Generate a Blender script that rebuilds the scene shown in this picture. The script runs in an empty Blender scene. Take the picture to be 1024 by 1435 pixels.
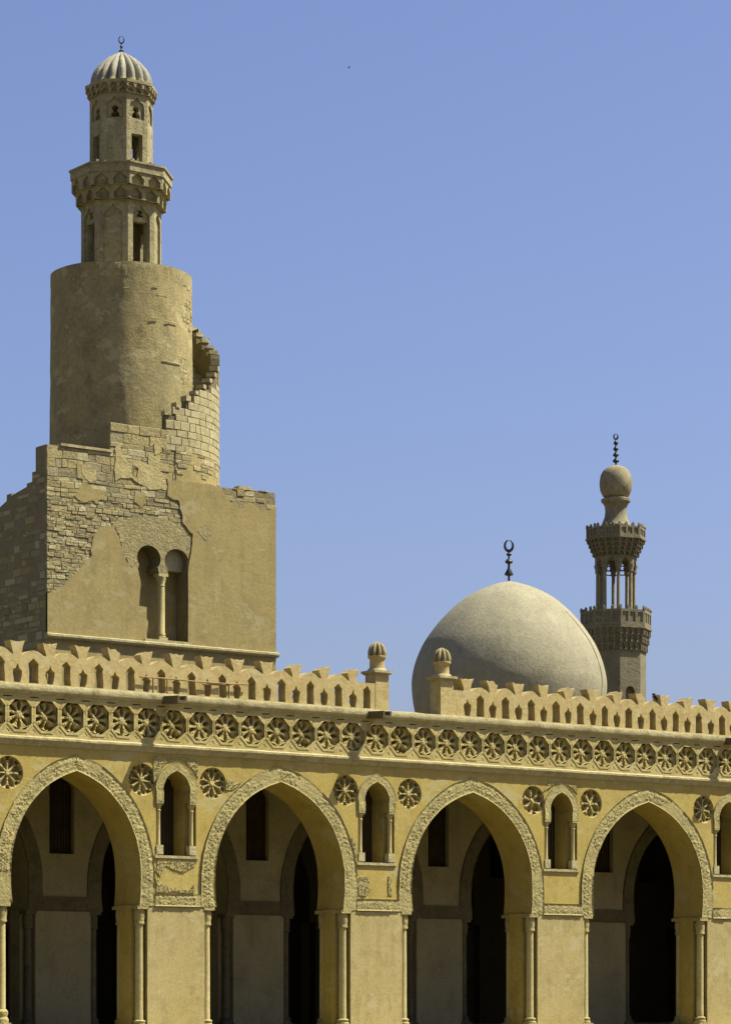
import bpy, bmesh, math, random
from mathutils import Vector, noise
from mathutils.geometry import delaunay_2d_cdt
random.seed(7)
R_ = math.radians
C = bpy.context.scene.collection
PI = math.pi

# ------------------------------------------------------------------ helpers
class M:
    """collects vertices and faces of ONE mesh"""
    def __init__(s): s.v = []; s.f = []
    def add(s, vs, fs):
        o = len(s.v); s.v += [tuple(p) for p in vs]; s.f += [tuple(i + o for i in f) for f in fs]
    def box(s, x0, x1, y0, y1, z0, z1, skip=()):
        vs = [(x0,y0,z0),(x1,y0,z0),(x1,y1,z0),(x0,y1,z0),(x0,y0,z1),(x1,y0,z1),(x1,y1,z1),(x0,y1,z1)]
        fs = {'b':(3,2,1,0),'t':(4,5,6,7),'f':(0,1,5,4),'r':(1,2,6,5),'k':(2,3,7,6),'l':(3,0,4,7)}
        s.add(vs, [q for k, q in fs.items() if k not in skip])
    def prism(s, outer, holes=(), d0=0., d1=.1, xf=None, front=True, back=True, sides=True, hole_d1=None):
        """2-D polygon with holes, extruded from depth d0 (front) to d1 (back); xf maps (u, v, d) to a point"""
        xf = xf or (lambda u, v, d: (u, d, v))
        loops = [list(outer)] + [list(h) for h in holes]
        flat = [p for l in loops for p in l]; n = len(flat); extra = []; tris = []
        if front or back:
            ed = []; k = 0
            for l in loops:
                ed += [(k+i, k+(i+1) % len(l)) for i in range(len(l))]; k += len(l)
            co, _, fs, ov, _, _ = delaunay_2d_cdt([Vector((p[0], p[1])) for p in flat], ed, [], 0, 1e-6)
            idx = []
            for c, o_ in zip(co, ov):
                if len(o_): idx.append(o_[0])
                else: idx.append(n + len(extra)); extra.append((c[0], c[1]))
            bb = [(min(p[0] for p in l), max(p[0] for p in l), min(p[1] for p in l), max(p[1] for p in l)) for l in loops]
            for t in fs:
                cx = sum(co[i][0] for i in t)/len(t); cz = sum(co[i][1] for i in t)/len(t)
                if inside((cx, cz), loops[0]) and not any(b[0] < cx < b[1] and b[2] < cz < b[3] and inside((cx, cz), l) for b, l in zip(bb[1:], loops[1:])):
                    tris.append([idx[i] for i in t])
        full = flat + extra; n = len(full)
        s.add([xf(p[0], p[1], d0) for p in full] + [xf(p[0], p[1], d1) for p in full],
              ([tuple(t) for t in tris] if front else []) + ([tuple(i + n for i in reversed(t)) for t in tris] if back else []))
        if sides:
            b = len(s.v) - 2 * n; k = 0
            for l in loops:
                for i in range(len(l)):
                    a, c = b + k + i, b + k + (i + 1) % len(l)
                    s.f.append((a, c, c + n, a + n))
                k += len(l)
    def lathe(s, prof, seg=32, c=(0,0,0), rf=None, a0=0., cap=True):
        """prof: (radius, z) from bottom to top"""
        vs = []; fs = []
        for (r, z) in prof:
            for k in range(seg):
                a = a0 + 2 * PI * k / seg
                q = rf(r, z, a) if rf else r
                vs.append((c[0] + q * math.sin(a), c[1] - q * math.cos(a), c[2] + z))
        for j in range(len(prof) - 1):
            for k in range(seg):
                k2 = (k + 1) % seg
                fs.append((j*seg+k, j*seg+k2, (j+1)*seg+k2, (j+1)*seg+k))
        if cap:
            fs.append(tuple(reversed(range(seg)))); fs.append(tuple(range((len(prof)-1)*seg, len(prof)*seg)))
        s.add(vs, fs)
    def tube(s, pts, r, seg=8):
        pts = [Vector(p) for p in pts]; vs = []; fs = []
        for i, p in enumerate(pts):
            d = (pts[min(i+1, len(pts)-1)] - pts[max(i-1, 0)]).normalized()
            a = d.orthogonal().normalized() if i == 0 else (a - d * a.dot(d)).normalized()
            b = d.cross(a)
            rr = r[i] if isinstance(r, (list, tuple)) else r
            for k in range(seg):
                t = 2*PI*k/seg; vs.append(p + a*rr*math.cos(t) + b*rr*math.sin(t))
        for i in range(len(pts)-1):
            for k in range(seg):
                k2 = (k+1) % seg; fs.append((i*seg+k, i*seg+k2, (i+1)*seg+k2, (i+1)*seg+k))
        fs.append(tuple(reversed(range(seg)))); fs.append(tuple(range((len(pts)-1)*seg, len(pts)*seg)))
        s.add(vs, fs)
    def grid(s, fn, nu, nv, wrap=False):
        vs = [fn(i / nu, j / nv) for j in range(nv + 1) for i in range(nu + (0 if wrap else 1))]
        w = nu if wrap else nu + 1; fs = []
        for j in range(nv):
            for i in range(nu):
                i2 = (i + 1) % w
                fs.append((j*w+i, j*w+i2, (j+1)*w+i2, (j+1)*w+i))
        s.add(vs, fs)
    def mesh(s, name, mat, smooth=None, recalc=True):
        me = bpy.data.meshes.new(name); me.from_pydata(s.v, [], s.f); me.validate()
        if recalc:
            bm = bmesh.new(); bm.from_mesh(me); bmesh.ops.recalc_face_normals(bm, faces=bm.faces); bm.to_mesh(me); bm.free()
        if smooth is not None:
            me.shade_smooth(); me.set_sharp_from_angle(angle=R_(smooth))
        me.materials.append(mat); return me
    def build(s, name, mat, parent=None, smooth=None, loc=None, recalc=True):
        return put(name, s.mesh(name, mat, smooth, recalc), parent, loc)

def put(name, me, parent=None, loc=None):
    o = bpy.data.objects.new(name, me); C.objects.link(o)
    if parent: o.parent = parent
    if loc: o.location = loc
    return o
def tag(o, label, cat, group=None):
    o['label'] = label; o['category'] = cat
    if group: o['group'] = group
    return o
def thing(name, label, cat, group=None):
    o = bpy.data.objects.new(name, None); C.objects.link(o); o.empty_display_size = .3
    return tag(o, label, cat, group)
def copy_tree(o, parent=None):
    c = o.copy(); C.objects.link(c)
    if parent: c.parent = parent
    for ch in list(o.children): copy_tree(ch, c)
    return c
def nz(x, y, z=0., sc=1.): return noise.noise(Vector((x*sc, y*sc, z*sc)))
def lerp(a, b, t): return a + (b - a) * t
def crom(P, n=5):
    """Catmull-Rom through points"""
    out = []
    for i in range(len(P) - 1):
        p0, p1, p2, p3 = P[max(i-1,0)], P[i], P[i+1], P[min(i+2,len(P)-1)]
        for k in range(n):
            t = k / n
            out.append(tuple(.5*((2*p1[j]) + (-p0[j]+p2[j])*t + (2*p0[j]-5*p1[j]+4*p2[j]-p3[j])*t*t + (-p0[j]+3*p1[j]-3*p2[j]+p3[j])*t**3) for j in (0,1)))
    out.append(P[-1]); return out
def wobble(P, amp, step=.12, seed=0.):
    """subdivide a closed outline and roughen it"""
    out = []
    for i in range(len(P)):
        a, b = P[i], P[(i+1) % len(P)]; L = math.dist(a, b); n = max(1, int(L/step))
        for k in range(n):
            t = k/n; x, z = lerp(a[0],b[0],t), lerp(a[1],b[1],t)
            out.append((x + amp*nz(x*3.1, z*3.1, seed)*1.6, z + amp*nz(x*3.1+9, z*3.1, seed+4)*1.6))
    return out
def inside(p, poly):
    x, y = p; r = False
    for i in range(len(poly)):
        (x1,y1),(x2,y2) = poly[i], poly[i-1]
        if (y1 > y) != (y2 > y) and x < (x2-x1)*(y-y1)/(y2-y1)+x1: r = not r
    return r

# ------------------------------------------------------------------ materials
TINT = (.60, .61, .465)
def mat(name, base, alt, dark=None, sc=.6, fine=14., streak=.35, bump=.25, rough=.92, speck=.0, island=None, bumpsc=22., bdist=.02, repair=None, grime=.75):
    """weathered masonry / plaster: two tones blended by broad noise, grime patches, rain streaks, grain and bump"""
    m = bpy.data.materials.new(name); m.use_nodes = True
    N = m.node_tree.nodes; L = m.node_tree.links; N.clear()
    out = N.new('ShaderNodeOutputMaterial'); b = N.new('ShaderNodeBsdfPrincipled')
    L.new(b.outputs[0], out.inputs[0]); b.inputs['Roughness'].default_value = rough
    b.inputs['Specular IOR Level'].default_value = .2
    T = lambda c: tuple(a*k for a, k in zip(c, TINT))
    base, alt = T(base), T(alt); dark = T(dark) if dark else None; island = [T(c) for c in island] if island else None
    geo = N.new('ShaderNodeNewGeometry')
    def noi(scale, detail=5, rgh=.6, map_=None, off=0.):
        t = N.new('ShaderNodeTexNoise'); t.inputs['Scale'].default_value = scale; t.inputs['Detail'].default_value = detail; t.inputs['Roughness'].default_value = rgh
        mp = N.new('ShaderNodeMapping'); mp.inputs['Scale'].default_value = map_ or (1,1,1); mp.inputs['Location'].default_value = (off, off*.7, off*.3)
        L.new(geo.outputs['Position'], mp.inputs[0]); L.new(mp.outputs[0], t.inputs['Vector']); return t.outputs['Fac']
    def ramp(sock, a, c, lo=0., hi=1.):
        r = N.new('ShaderNodeMapRange'); r.inputs['From Min'].default_value = a; r.inputs['From Max'].default_value = c
        r.inputs['To Min'].default_value = lo; r.inputs['To Max'].default_value = hi; L.new(sock, r.inputs['Value']); return r.outputs[0]
    def mix(f, a, c, mode='MIX'):
        x = N.new('ShaderNodeMix'); x.data_type = 'RGBA'; x.blend_type = mode
        for s_, v_ in ((x.inputs['Factor'], f), (x.inputs['A'], a), (x.inputs['B'], c)):
            if isinstance(v_, (tuple, list)): s_.default_value = (*v_[:3], 1)
            elif isinstance(v_, (int, float)): s_.default_value = v_
            else: L.new(v_, s_)
        return x.outputs['Result']
    col = mix(ramp(noi(sc, 6, .62), .36, .64), base, alt)
    dk = dark or tuple(c*.55 for c in base)
    col = mix(ramp(noi(sc*2.3, 8, .7, None, 31.), .5, .72, 0., grime), col, dk)
    if streak: col = mix(ramp(noi(2.2, 6, .65, (1.4,1.4,.16), 11.), .5, .78, 0., streak), col, dk)
    if island:
        r = N.new('ShaderNodeValToRGB'); L.new(geo.outputs['Random Per Island'], r.inputs[0])
        cr = r.color_ramp; cr.interpolation = 'CONSTANT'
        while len(cr.elements) < len(island): cr.elements.new(.5)
        for i, c in enumerate(island): cr.elements[i].position = i/len(island); cr.elements[i].color = (*c, 1)
        col = mix(.8, col, r.outputs[0])
    g = ramp(noi(fine, 4, .7, None, 5.), .25, .75, .8, 1.2)
    gc = N.new('ShaderNodeCombineColor'); [L.new(g, gc.inputs[i]) for i in range(3)]
    col = mix(1., col, gc.outputs[0], 'MULTIPLY')
    if repair:                                   # old repairs and bare spots with an edge of their own
        w_ = noi(sc*1.7, 7, .66, (1, 1, 1.5), 51.)
        col = mix(ramp(w_, .585, .60, 0., .8), col, T(repair[0]))
        col = mix(ramp(noi(sc*3.1, 7, .7, (1, 1, .6), 93.), .60, .615, 0., .7), col, T(repair[1]))
    if speck:
        col = mix(ramp(noi(9., 3, .5, None, 77.), .62, .68, 0., speck), col, tuple(min(.8, c*1.7) for c in base))
    L.new(col, b.inputs['Base Color'])
    bp = N.new('ShaderNodeBump'); bp.inputs['Strength'].default_value = bump; bp.inputs['Distance'].default_value = bdist
    h = N.new('ShaderNodeMath'); h.operation = 'ADD'; L.new(noi(bumpsc, 6, .7, None, 3.), h.inputs[0]); L.new(noi(bumpsc*.18, 5, .6, None, 8.), h.inputs[1])
    L.new(h.outputs[0], bp.inputs['Height']); L.new(bp.outputs[0], b.inputs['Normal'])
    return m
def metal(name, c, rough=.5):
    m = mat(name, c, tuple(q*1.4 for q in c), sc=3., streak=.2, bump=.1, rough=rough); return m

OCHRE   = mat('ochre_plaster', (.51,.385,.115), (.55,.43,.165), (.36,.275,.095), sc=.5, streak=.6, bump=.35, repair=((.54,.46,.25),(.43,.30,.10)), grime=.9)
PANEL   = mat('panel_plaster', (.50,.405,.20), (.55,.45,.25), (.36,.285,.13), sc=.7, streak=.7, bump=.3, repair=((.56,.48,.31),(.41,.33,.17)), grime=.9)
CARVED  = mat('carved_stucco', (.54,.455,.23), (.47,.40,.21), (.28,.235,.12), sc=1.2, fine=20., streak=.3, bump=.9, bumpsc=14., bdist=.05)
FRIEZE  = mat('frieze_stucco', (.55,.445,.205), (.60,.50,.27), (.36,.28,.11), sc=1.1, fine=18., streak=.5, bump=.7, bumpsc=14., bdist=.035, repair=((.60,.51,.30),(.50,.38,.14)))
LEDGE   = mat('ledge_stone', (.50,.43,.27), (.60,.53,.36), (.27,.225,.13), sc=1.6, fine=16., streak=.55, bump=.7, bumpsc=12., bdist=.04)
PARAPET = mat('parapet_plaster', (.58,.44,.22), (.60,.49,.28), (.43,.32,.15), sc=1.1, fine=12., streak=.6, bump=.5, bumpsc=13., bdist=.03, repair=((.62,.53,.34),(.50,.37,.18)))
COLUMN  = mat('column_plaster', (.56,.47,.24), (.62,.53,.31), (.42,.33,.15), sc=1.5, streak=.3, bump=.2)
INNER   = mat('inner_plaster', (.54,.47,.34), (.46,.40,.28), (.30,.26,.18), sc=.5, streak=.4, bump=.25)
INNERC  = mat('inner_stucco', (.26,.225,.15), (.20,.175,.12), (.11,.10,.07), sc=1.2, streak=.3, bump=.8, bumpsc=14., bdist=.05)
DEEP    = mat('shade_dark_plaster', (.11,.088,.055), (.085,.07,.045), sc=.5, bump=.2)  # interior shade put into the colour of third row and back wall
WOOD    = mat('ceiling_wood', (.07,.05,.03), (.10,.07,.04), sc=2., streak=0, bump=.2)
TPLAST  = mat('tower_plaster', (.45,.36,.185), (.40,.315,.155), (.31,.245,.125), sc=.6, fine=11., streak=.6, bump=.35, bumpsc=24., bdist=.03, speck=.12, repair=((.46,.40,.255),(.34,.265,.13)), grime=.95)
TROUGH  = mat('rough_render', (.45,.38,.22), (.36,.30,.18), (.25,.21,.125), sc=2.4, fine=8., streak=.2, bump=1., bumpsc=11., bdist=.06, speck=.45)
STONE_I = [(.44,.37,.22),(.32,.27,.17),(.60,.52,.34),(.40,.33,.19),(.30,.255,.165),(.47,.39,.22),(.58,.52,.37),(.38,.34,.24),(.50,.41,.22)]
MASON   = mat('rubble_masonry', (.44,.37,.22), (.36,.30,.19), (.24,.20,.13), sc=1.4, fine=10., streak=.2, bump=.9, bumpsc=9., bdist=.06, island=STONE_I)
ASHLAR  = mat('pale_ashlar', (.50,.43,.28), (.44,.37,.235), (.30,.255,.165), sc=1., fine=10., streak=.25, bump=.6, bumpsc=9., bdist=.04, island=[(.50,.44,.30),(.47,.405,.265),(.53,.465,.32),(.45,.385,.25),(.51,.445,.295)])
DRUMST  = mat('drum_stone', (.44,.36,.205), (.38,.31,.17), (.26,.21,.13), sc=.8, fine=7., streak=.4, bump=.9, bumpsc=7., bdist=.06, island=[(.46,.38,.22),(.40,.33,.18),(.54,.47,.31),(.36,.29,.155)])
SHADEST  = mat('shade_toned_stone', (.25,.21,.145), (.21,.175,.12), sc=1.2, fine=8., bump=.7, bumpsc=8., bdist=.05)  # stair parapet stone, darkened to paint in the shade of its inner face
MORTAR  = mat('mortar', (.36,.30,.19), (.30,.25,.155), sc=2., bump=.8, bumpsc=9., bdist=.05)
CYL     = mat('drum_render', (.46,.375,.20), (.37,.31,.185), (.245,.21,.135), sc=.55, fine=7., streak=.6, bump=.5, bumpsc=12., bdist=.05, speck=.3, repair=((.54,.47,.30),(.28,.225,.125)), grime=1.)
OCT     = mat('lantern_stone', (.48,.42,.28), (.40,.35,.235), (.21,.182,.125), sc=1.2, fine=8., streak=.8, bump=.8, bumpsc=8., bdist=.06, repair=((.56,.49,.34),(.32,.265,.165)), grime=.95)
RIBDOME = mat('ribbed_dome_stone', (.46,.43,.40), (.38,.36,.335), (.20,.18,.145), sc=1.3, fine=8., streak=.3, bump=.6, bumpsc=8., bdist=.05)
DOME    = mat('dome_render', (.41,.375,.31), (.365,.33,.27), (.30,.27,.215), sc=.25, fine=6., streak=.7, bump=.5, bumpsc=7., bdist=.05, repair=((.37,.335,.265),(.44,.41,.35)), grime=.9)
MIN2    = mat('slender_minaret_stone', (.275,.24,.185), (.235,.205,.16), (.14,.12,.092), sc=.7, fine=6., streak=.4, bump=.7, bumpsc=6., bdist=.06)
BULB    = mat('bulb_stone', (.40,.345,.26), (.28,.24,.175), (.17,.145,.105), sc=1.3, fine=6., streak=.4, bump=.5, bumpsc=6.)
POSTD   = mat('post_dome_stone', (.43,.355,.215), (.36,.30,.19), (.22,.18,.115), sc=2., fine=12., bump=.6)
BRONZE  = metal('dark_bronze', (.035,.04,.045), .45)
IRON    = metal('rusty_pipe', (.30,.20,.10), .7)
SPOUT   = mat('weathered_wood', (.16,.125,.075), (.22,.18,.11), sc=3., streak=.3, bump=.5)
GROUND  = mat('courtyard_paving', (.22,.175,.12), (.19,.15,.105), sc=.12, fine=3., streak=0, bump=.3)
FEATHER = metal('dark_feathers', (.03,.03,.035), .8)

# ------------------------------------------------------------------ setting
g = M()
def gnd(u, v): return (lerp(-1,1,u)**3*9000, lerp(-1,1,v)**3*9000, 0.1)
g.grid(gnd, 24, 24)
o = g.build('ground', GROUND); o['kind'] = 'structure'

# ------------------------------------------------------------------ the arcade
PIERS = [-19.85, -13.35, -6.87, .03, 7.06, 14.1, 21.1]
FLOOR = .76; SPR = 4.18
HALF = [(2.24,4.18),(2.285,4.75),(2.27,5.3),(2.18,5.8),(2.0,6.25),(1.75,6.66),(1.42,7.02),(1.0,7.35),(.5,7.6),(0,7.77)]
ARC = crom(HALF, 4)
ARCS = [((a+b)/2 + .05, (b-a)/2) for a, b in zip(PIERS, PIERS[1:])]     # centre, half bay
X0, X1 = -24.2, 24.4
def arch_k(h): return (h - 1.26)/2.24
def arch_curve(cx, h):
    k = arch_k(h)
    left = [(cx - k*x, z) for x, z in ARC]; right = [(cx + k*x, z) for x, z in reversed(ARC[:-1])]
    return left + right
def outline(top, arcs=ARCS):
    P = [(X0, SPR)]
    for c, h in arcs: P += arch_curve(c, h)
    return P + [(X1, SPR), (X1, top), (X0, top)]
def niche_arch(c, hw, zs, zt, n=7):
    """pointed arch curve from left spring to right spring"""
    pts = crom([(hw, zs), (hw*1.03, zs+(zt-zs)*.25), (hw*.8, zs+(zt-zs)*.62), (hw*.42, zs+(zt-zs)*.86), (0, zt)], n)
    return [(c-x, z) for x, z in pts] + [(c+x, z) for x, z in reversed(pts[:-1])]
def niche_back(c): return [(c-.425, 5.57)] + niche_arch(c, .425, 7.3, 7.92) + [(c+.425, 5.57)]
def niche_front(c): return [(c-.66, 5.57), (c-.66, 7.06), (c-.427, 7.06)] + niche_arch(c, .427, 7.3, 7.92) + [(c+.427, 7.06), (c+.66, 7.06), (c+.66, 5.57)]
def circle(cx, cz, r, n=32): return [(cx + r*math.cos(2*PI*k/n), cz + r*math.sin(2*PI*k/n)) for k in range(n)]
ROS_R = .44
ROS = [(p + d, 7.63) for p in PIERS for d in (-1.09, 1.22)]

arcade = thing('arcade_building', 'long ochre plastered arcade of pointed arches with a rosette frieze', 'arcade')
# wall: a front layer (rosettes and niche surrounds cut in) and the body behind it
w = M()
w.prism(outline(8.6), [niche_front(p) for p in PIERS] + [circle(x, z, ROS_R) for x, z in ROS], 0, .26, back=False)
w.prism(outline(8.6), [niche_back(p) for p in PIERS], .26, 1.27)
w.box(X0, X1, .27, 1.27, 8.6, 9.95, skip=('b',))
w.build('facade_wall', OCHRE, arcade)

def pier_plan(c, hw=1.25, d=1.27, nx=.32, ny=.34, p=0.):
    return [(c-hw+nx, 0-p), (c+hw-nx, 0-p), (c+hw-nx, ny), (c+hw, ny), (c+hw, d-ny), (c+hw-nx, d-ny), (c+hw-nx, d), (c-hw+nx, d), (c-hw+nx, d-ny), (c-hw, d-ny), (c-hw, ny), (c-hw+nx, ny)]
def pier_mesh(name, m_):
    q = M(); q.prism(pier_plan(0), (), FLOOR, SPR + .03, xf=lambda u, v, d: (u, v, d)); return q.mesh(name, m_)
pm = pier_mesh('pier', PANEL)
# the jamb faces of a pier are ochre, its front a lighter render coat
pj = M(); pj.box(-.935, .935, -.012, .05, FLOOR+.02, SPR+.05)
for c in PIERS:
    o = put('pier', pier_mesh('pier', OCHRE) if c == PIERS[0] else bpy.data.meshes['pier.001'] if 'pier.001' in bpy.data.meshes else pm, arcade, (c, 0, 0))
pjm = M(); pjm.prism(wobble([(-.935, FLOOR+.01), (.935, FLOOR+.01), (.935, SPR-.03), (-.935, SPR-.03)], .012, .2), (), -.014, .004)
pjme = pjm.mesh('render_coat', PANEL)
for ch in [o for o in arcade.children if o.name.split('.')[0] == 'pier']: put('render_coat', pjme, ch)

# colonnettes in the notched pier corners
def colonnette(mcol, mcap):
    q = M(); q.lathe([(.122,-.1),(.122,.3),(.12,.32),(.118,1.6),(.112,2.72),(.112,2.75)], 20, cap=False); cm = q.mesh('colonnette', mcol, 40)
    k = M(); k.lathe([(.12,2.66),(.15,2.68),(.155,2.72),(.14,2.75),(.145,2.8),(.158,2.92),(.158,3.0),(.145,3.06),(.145,3.09)], 20)
    k.box(-.175,.175,-.2,.2,3.09,3.19); km = k.mesh('capital', mcap, 40)
    b = M(); b.box(-.2,.2,-.2,.2,.0,.12); b.lathe([(.2,.12),(.2,.17),(.16,.2),(.185,.24),(.185,.27),(.14,.3)], 20); bm_ = b.mesh('base', mcap, 40)
    return cm, km, bm_
def place_colonnettes(parent, meshes, c, y0, zf=FLOOR):
    for sx in (-1, 1):
        for yy in (.165, 1.27-.165):
            o = put('colonnette', meshes[0], parent, (c + sx*1.085, y0 + yy, 1.0))
            put('capital', meshes[1], o); b_ = put('base', meshes[2], o, (0, 0, zf-1.0)); b_.scale = (1, 1, 2. if c < -13 else 1.)
CM = colonnette(COLUMN, CARVED)
for c in PIERS: place_colonnettes(arcade, CM, c, 0)

# carved stucco bands: displaced relief
def relief(u, v, w=.44, seed=0.):
    """running scroll ornament, u along, v across (metres)"""
    L = .27; ph = 2*PI*u/L; vc = w*.5 + w*.2*math.sin(ph)
    a = math.exp(-((v-vc)/.02)**2)*.8
    k = math.floor(u/(L/2)); uc = (k+.5)*L/2; vcc = w*.5 - w*.17*(1 if k % 2 == 0 else -1)
    r = math.hypot(u-uc, v-vcc); th = math.atan2(v-vcc, u-uc)
    b = (.5+.5*math.cos(5*th+seed))*math.exp(-((r-.04)/.03)**2)
    edge = 1. if (v < .03 or v > w-.03) else 0.
    h = max(a, b*.9, edge*.9) + .45*nz(u*14, v*14, seed) + .3*nz(u*5, v*5, seed)
    if nz(u*.9, seed*3+v) > .28: h *= .35      # worn stretches
    return .028*h
def path_offsets(P, w):
    """normals of an open polyline, pointing away from the arch centre"""
    N = []
    for i in range(len(P)):
        a, b = P[max(i-1,0)], P[min(i+1,len(P)-1)]; dx, dz = b[0]-a[0], b[1]-a[1]; l = math.hypot(dx,dz) or 1
        N.append((-dz/l, dx/l))
    return N
def arch_border(cx, h_, mat_, parent, y0=0., seed=0., proud=.03):
    ca = crom(HALF, 20)
    s = 0; SS = [0]
    for i in range(1, len(ca)): s += math.dist(ca[i], ca[i-1]); SS.append(s)
    ou = crom([(2.74,4.18),(2.745,4.75),(2.72,5.3),(2.62,5.82),(2.42,6.36),(2.13,6.86),(1.76,7.28),(1.3,7.66),(.72,8.0),(0,8.2)], 20)
    kk = arch_k(h_); ou = [(a[0]*kk + (b[0]-a[0]), b[1]) for a, b in zip(ca, ou)]; ca = [(a[0]*kk, a[1]) for a in ca]
    q = M()
    for sgn in (-1, 1):
        n = len(ca) - 1; nv = 14
        def fn(a, b, sgn=sgn, n=n):
            i = min(n, int(round(a*n))); x = lerp(ca[i][0], ou[i][0], b); z = lerp(ca[i][1], ou[i][1], b)
            d = proud + relief(SS[i] + (50 if sgn > 0 else 0), b*.44, .44, seed)
            return (cx + sgn*x, y0 - d, z)
        q.grid(fn, n, nv)
        for P, dd in ((ca, 1), (ou, -1)):     # edges back to the wall
            vs = [(cx + sgn*x, y0 - proud, z) for x, z in P] + [(cx + sgn*x, y0 + .01, z) for x, z in P]
            m_ = len(P); q.add(vs, [(i, i+1, i+1+m_, i+m_) for i in range(m_-1)])
    return q.build('arch_border', mat_, parent, 35)
for i, (c, h) in enumerate(ARCS): arch_border(c, h, CARVED, arcade, 0., i*1.7)
def band(x0, x1, z0, z1, mat_, parent, y0=0., seed=0., proud=.03, name='impost_band'):
    q = M(); n = int((x1-x0)/.03); w_ = z1-z0
    q.grid(lambda a, b: (lerp(x0,x1,a), y0 - proud - relief(lerp(x0,x1,a)-x0, b*w_, w_, seed), lerp(z0,z1,b)), n, 10)
    q.add([(x0,y0-proud,z0),(x1,y0-proud,z0),(x1,y0-proud,z1),(x0,y0-proud,z1),(x0,y0+.01,z0),(x1,y0+.01,z0),(x1,y0+.01,z1),(x0,y0+.01,z1)],
          [(0,1,5,4),(2,3,7,6),(1,2,6,5),(3,0,4,7)])
    return q.build(name, mat_, parent, 35)
for i, p in enumerate(PIERS):
    l = ARCS[i-1][0] + ARCS[i-1][1] - .765 if i else p-1.0
    r = ARCS[i][0] - ARCS[i][1] + .765 if i < len(ARCS) else p+1.0
    band(l, r, SPR+.0, 4.52, CARVED, arcade, 0., i*2.3, .042)
# ragged left-over pieces of carved stucco on the spandrels
def patch(poly, parent, y0=-.02, mat_=CARVED, seed=0.):
    P = wobble(poly, .035, .08, seed); q = M(); q.prism(P, (), y0, .01)
    x0, x1 = min(p[0] for p in P), max(p[0] for p in P); z0, z1 = min(p[1] for p in P), max(p[1] for p in P)
    st = .035
    nx, nz_ = int((x1-x0)/st), int((z1-z0)/st)
    for i in range(nx):                                     # raised leaf tufts of the ornament
        for j in range(nz_):
            x, z = x0+(i+.5)*st, z0+(j+.5)*st
            if inside((x,z), P) and (nz(x*17, z*17, seed) > .05):
                e = st*.42; d = y0-.012-.02*random.random()
                q.add([(x-e,y0,z-e),(x+e,y0,z-e),(x+e,y0,z+e),(x-e,y0,z+e),(x,d,z)], [(0,1,4),(1,2,4),(2,3,4),(3,0,4)])
    return q.build('carved_patch', mat_, parent)
a = PIERS[2]
patch([(a-.68,5.12),(a-.62,5.5),(a+.62,5.5),(a+.6,5.3),(a+.2,5.12),(a-.1,5.2),(a-.35,5.3),(a-.5,5.0)], arcade, seed=1)
patch([(a-.72,7.55),(a-.72,8.28),(a+.72,8.28),(a+.72,7.75),(a+.55,7.95),(a+.3,8.2),(a,8.26),(a-.4,8.12)], arcade, seed=2)
patch([(a-.66,4.56),(a-.64,4.95),(a-.45,4.8),(a-.1,4.64),(a+.3,4.66),(a+.62,4.78),(a+.6,4.56)], arcade, seed=3)
a = PIERS[3]
patch([(a-.66,4.62),(a-.68,5.12),(a-.28,5.18),(a-.26,4.75),(a-.4,4.6)], arcade, seed=4)
patch([(a+.42,4.66),(a+.46,5.2),(a+.56,5.2),(a+.55,4.66)], arcade, seed=5)
patch([(a-.98,5.6),(a-.72,5.6),(a-.7,6.0),(a-.9,6.3)], arcade, seed=6)
a = PIERS[2]; patch([(a+1.62,7.45),(a+1.7,7.75),(a+2.0,7.68),(a+2.25,7.78),(a+1.9,7.45)], arcade, seed=7)
patch([(PIERS[4]-.7,7.9),(PIERS[4]-.5,8.2),(PIERS[4]+.55,8.24),(PIERS[4]+.68,7.9),(PIERS[4]+.3,8.16),(PIERS[4]-.2,8.18)], arcade, seed=8)

# niche surrounds with their own colonnettes
def niche_surround(p, seed):
    q = M(); pr = .045
    inn = [(p-.427, 7.06)] + niche_arch(p, .427, 7.3, 7.92) + [(p+.427, 7.06)]
    out = [(p-.66, 7.06)] + niche_arch(p, .66, 7.3, 8.17) + [(p+.66, 7.06)]
    n = len(inn)
    def fn(a, b):
        i = min(n-1, int(round(a*(n-1)))); x = lerp(inn[i][0], out[i][0], b); z = lerp(inn[i][1], out[i][1], b)
        return (x, -pr - .5*relief(a*3.0, b*.3, .3, seed), z)
    q.grid(fn, n-1, 6)
    for P in (inn, out):
        q.add([(x,-pr,z) for x,z in P] + [(x,.01,z) for x,z in P], [(i,i+1,i+1+n,i+n) for i in range(n-1)])
    q.box(p-.66, p-.43, -pr, .1, 7.0, 7.06); q.box(p+.43, p+.66, -pr, .1, 7.0, 7.06)
    s = q.build('niche_surround', CARVED, arcade, 35)
    k = M(); k.box(p-.72, p+.72, -.05, .25, 5.5, 5.575); k.build('sill', LEDGE, s)
    return s
for p in PIERS:
    q = M()
    for k in range(9): q.box(p-.40+k*.1, p-.40+k*.1+.035, .78, .81, 5.58, 7.75)
    for k in range(22): q.box(p-.42, p+.42, .81, .83, 5.6+k*.1, 5.6+k*.1+.04)
    q.box(p-.42, p+.42, .84, .87, 5.58, 7.85); q.build('darkening_screen', WOOD, arcade)  # added dark screen, blackens a niche opening that is really see-through
nc = M(); nc.lathe([(.062,0),(.062,.1),(.058,.12),(.056,1.0),(.075,1.05),(.06,1.08),(.1,1.2)], 14)
ncm = nc.mesh('niche_colonnette', COLUMN, 40)
nb = M(); nb.box(-.11,.11,-.1,.09,-.28,0)
nbm = nb.mesh('base', LEDGE)
nk = M(); nk.box(-.1,.1,-.09,.09,1.2,1.24); nkm = nk.mesh('capital', LEDGE)
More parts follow.
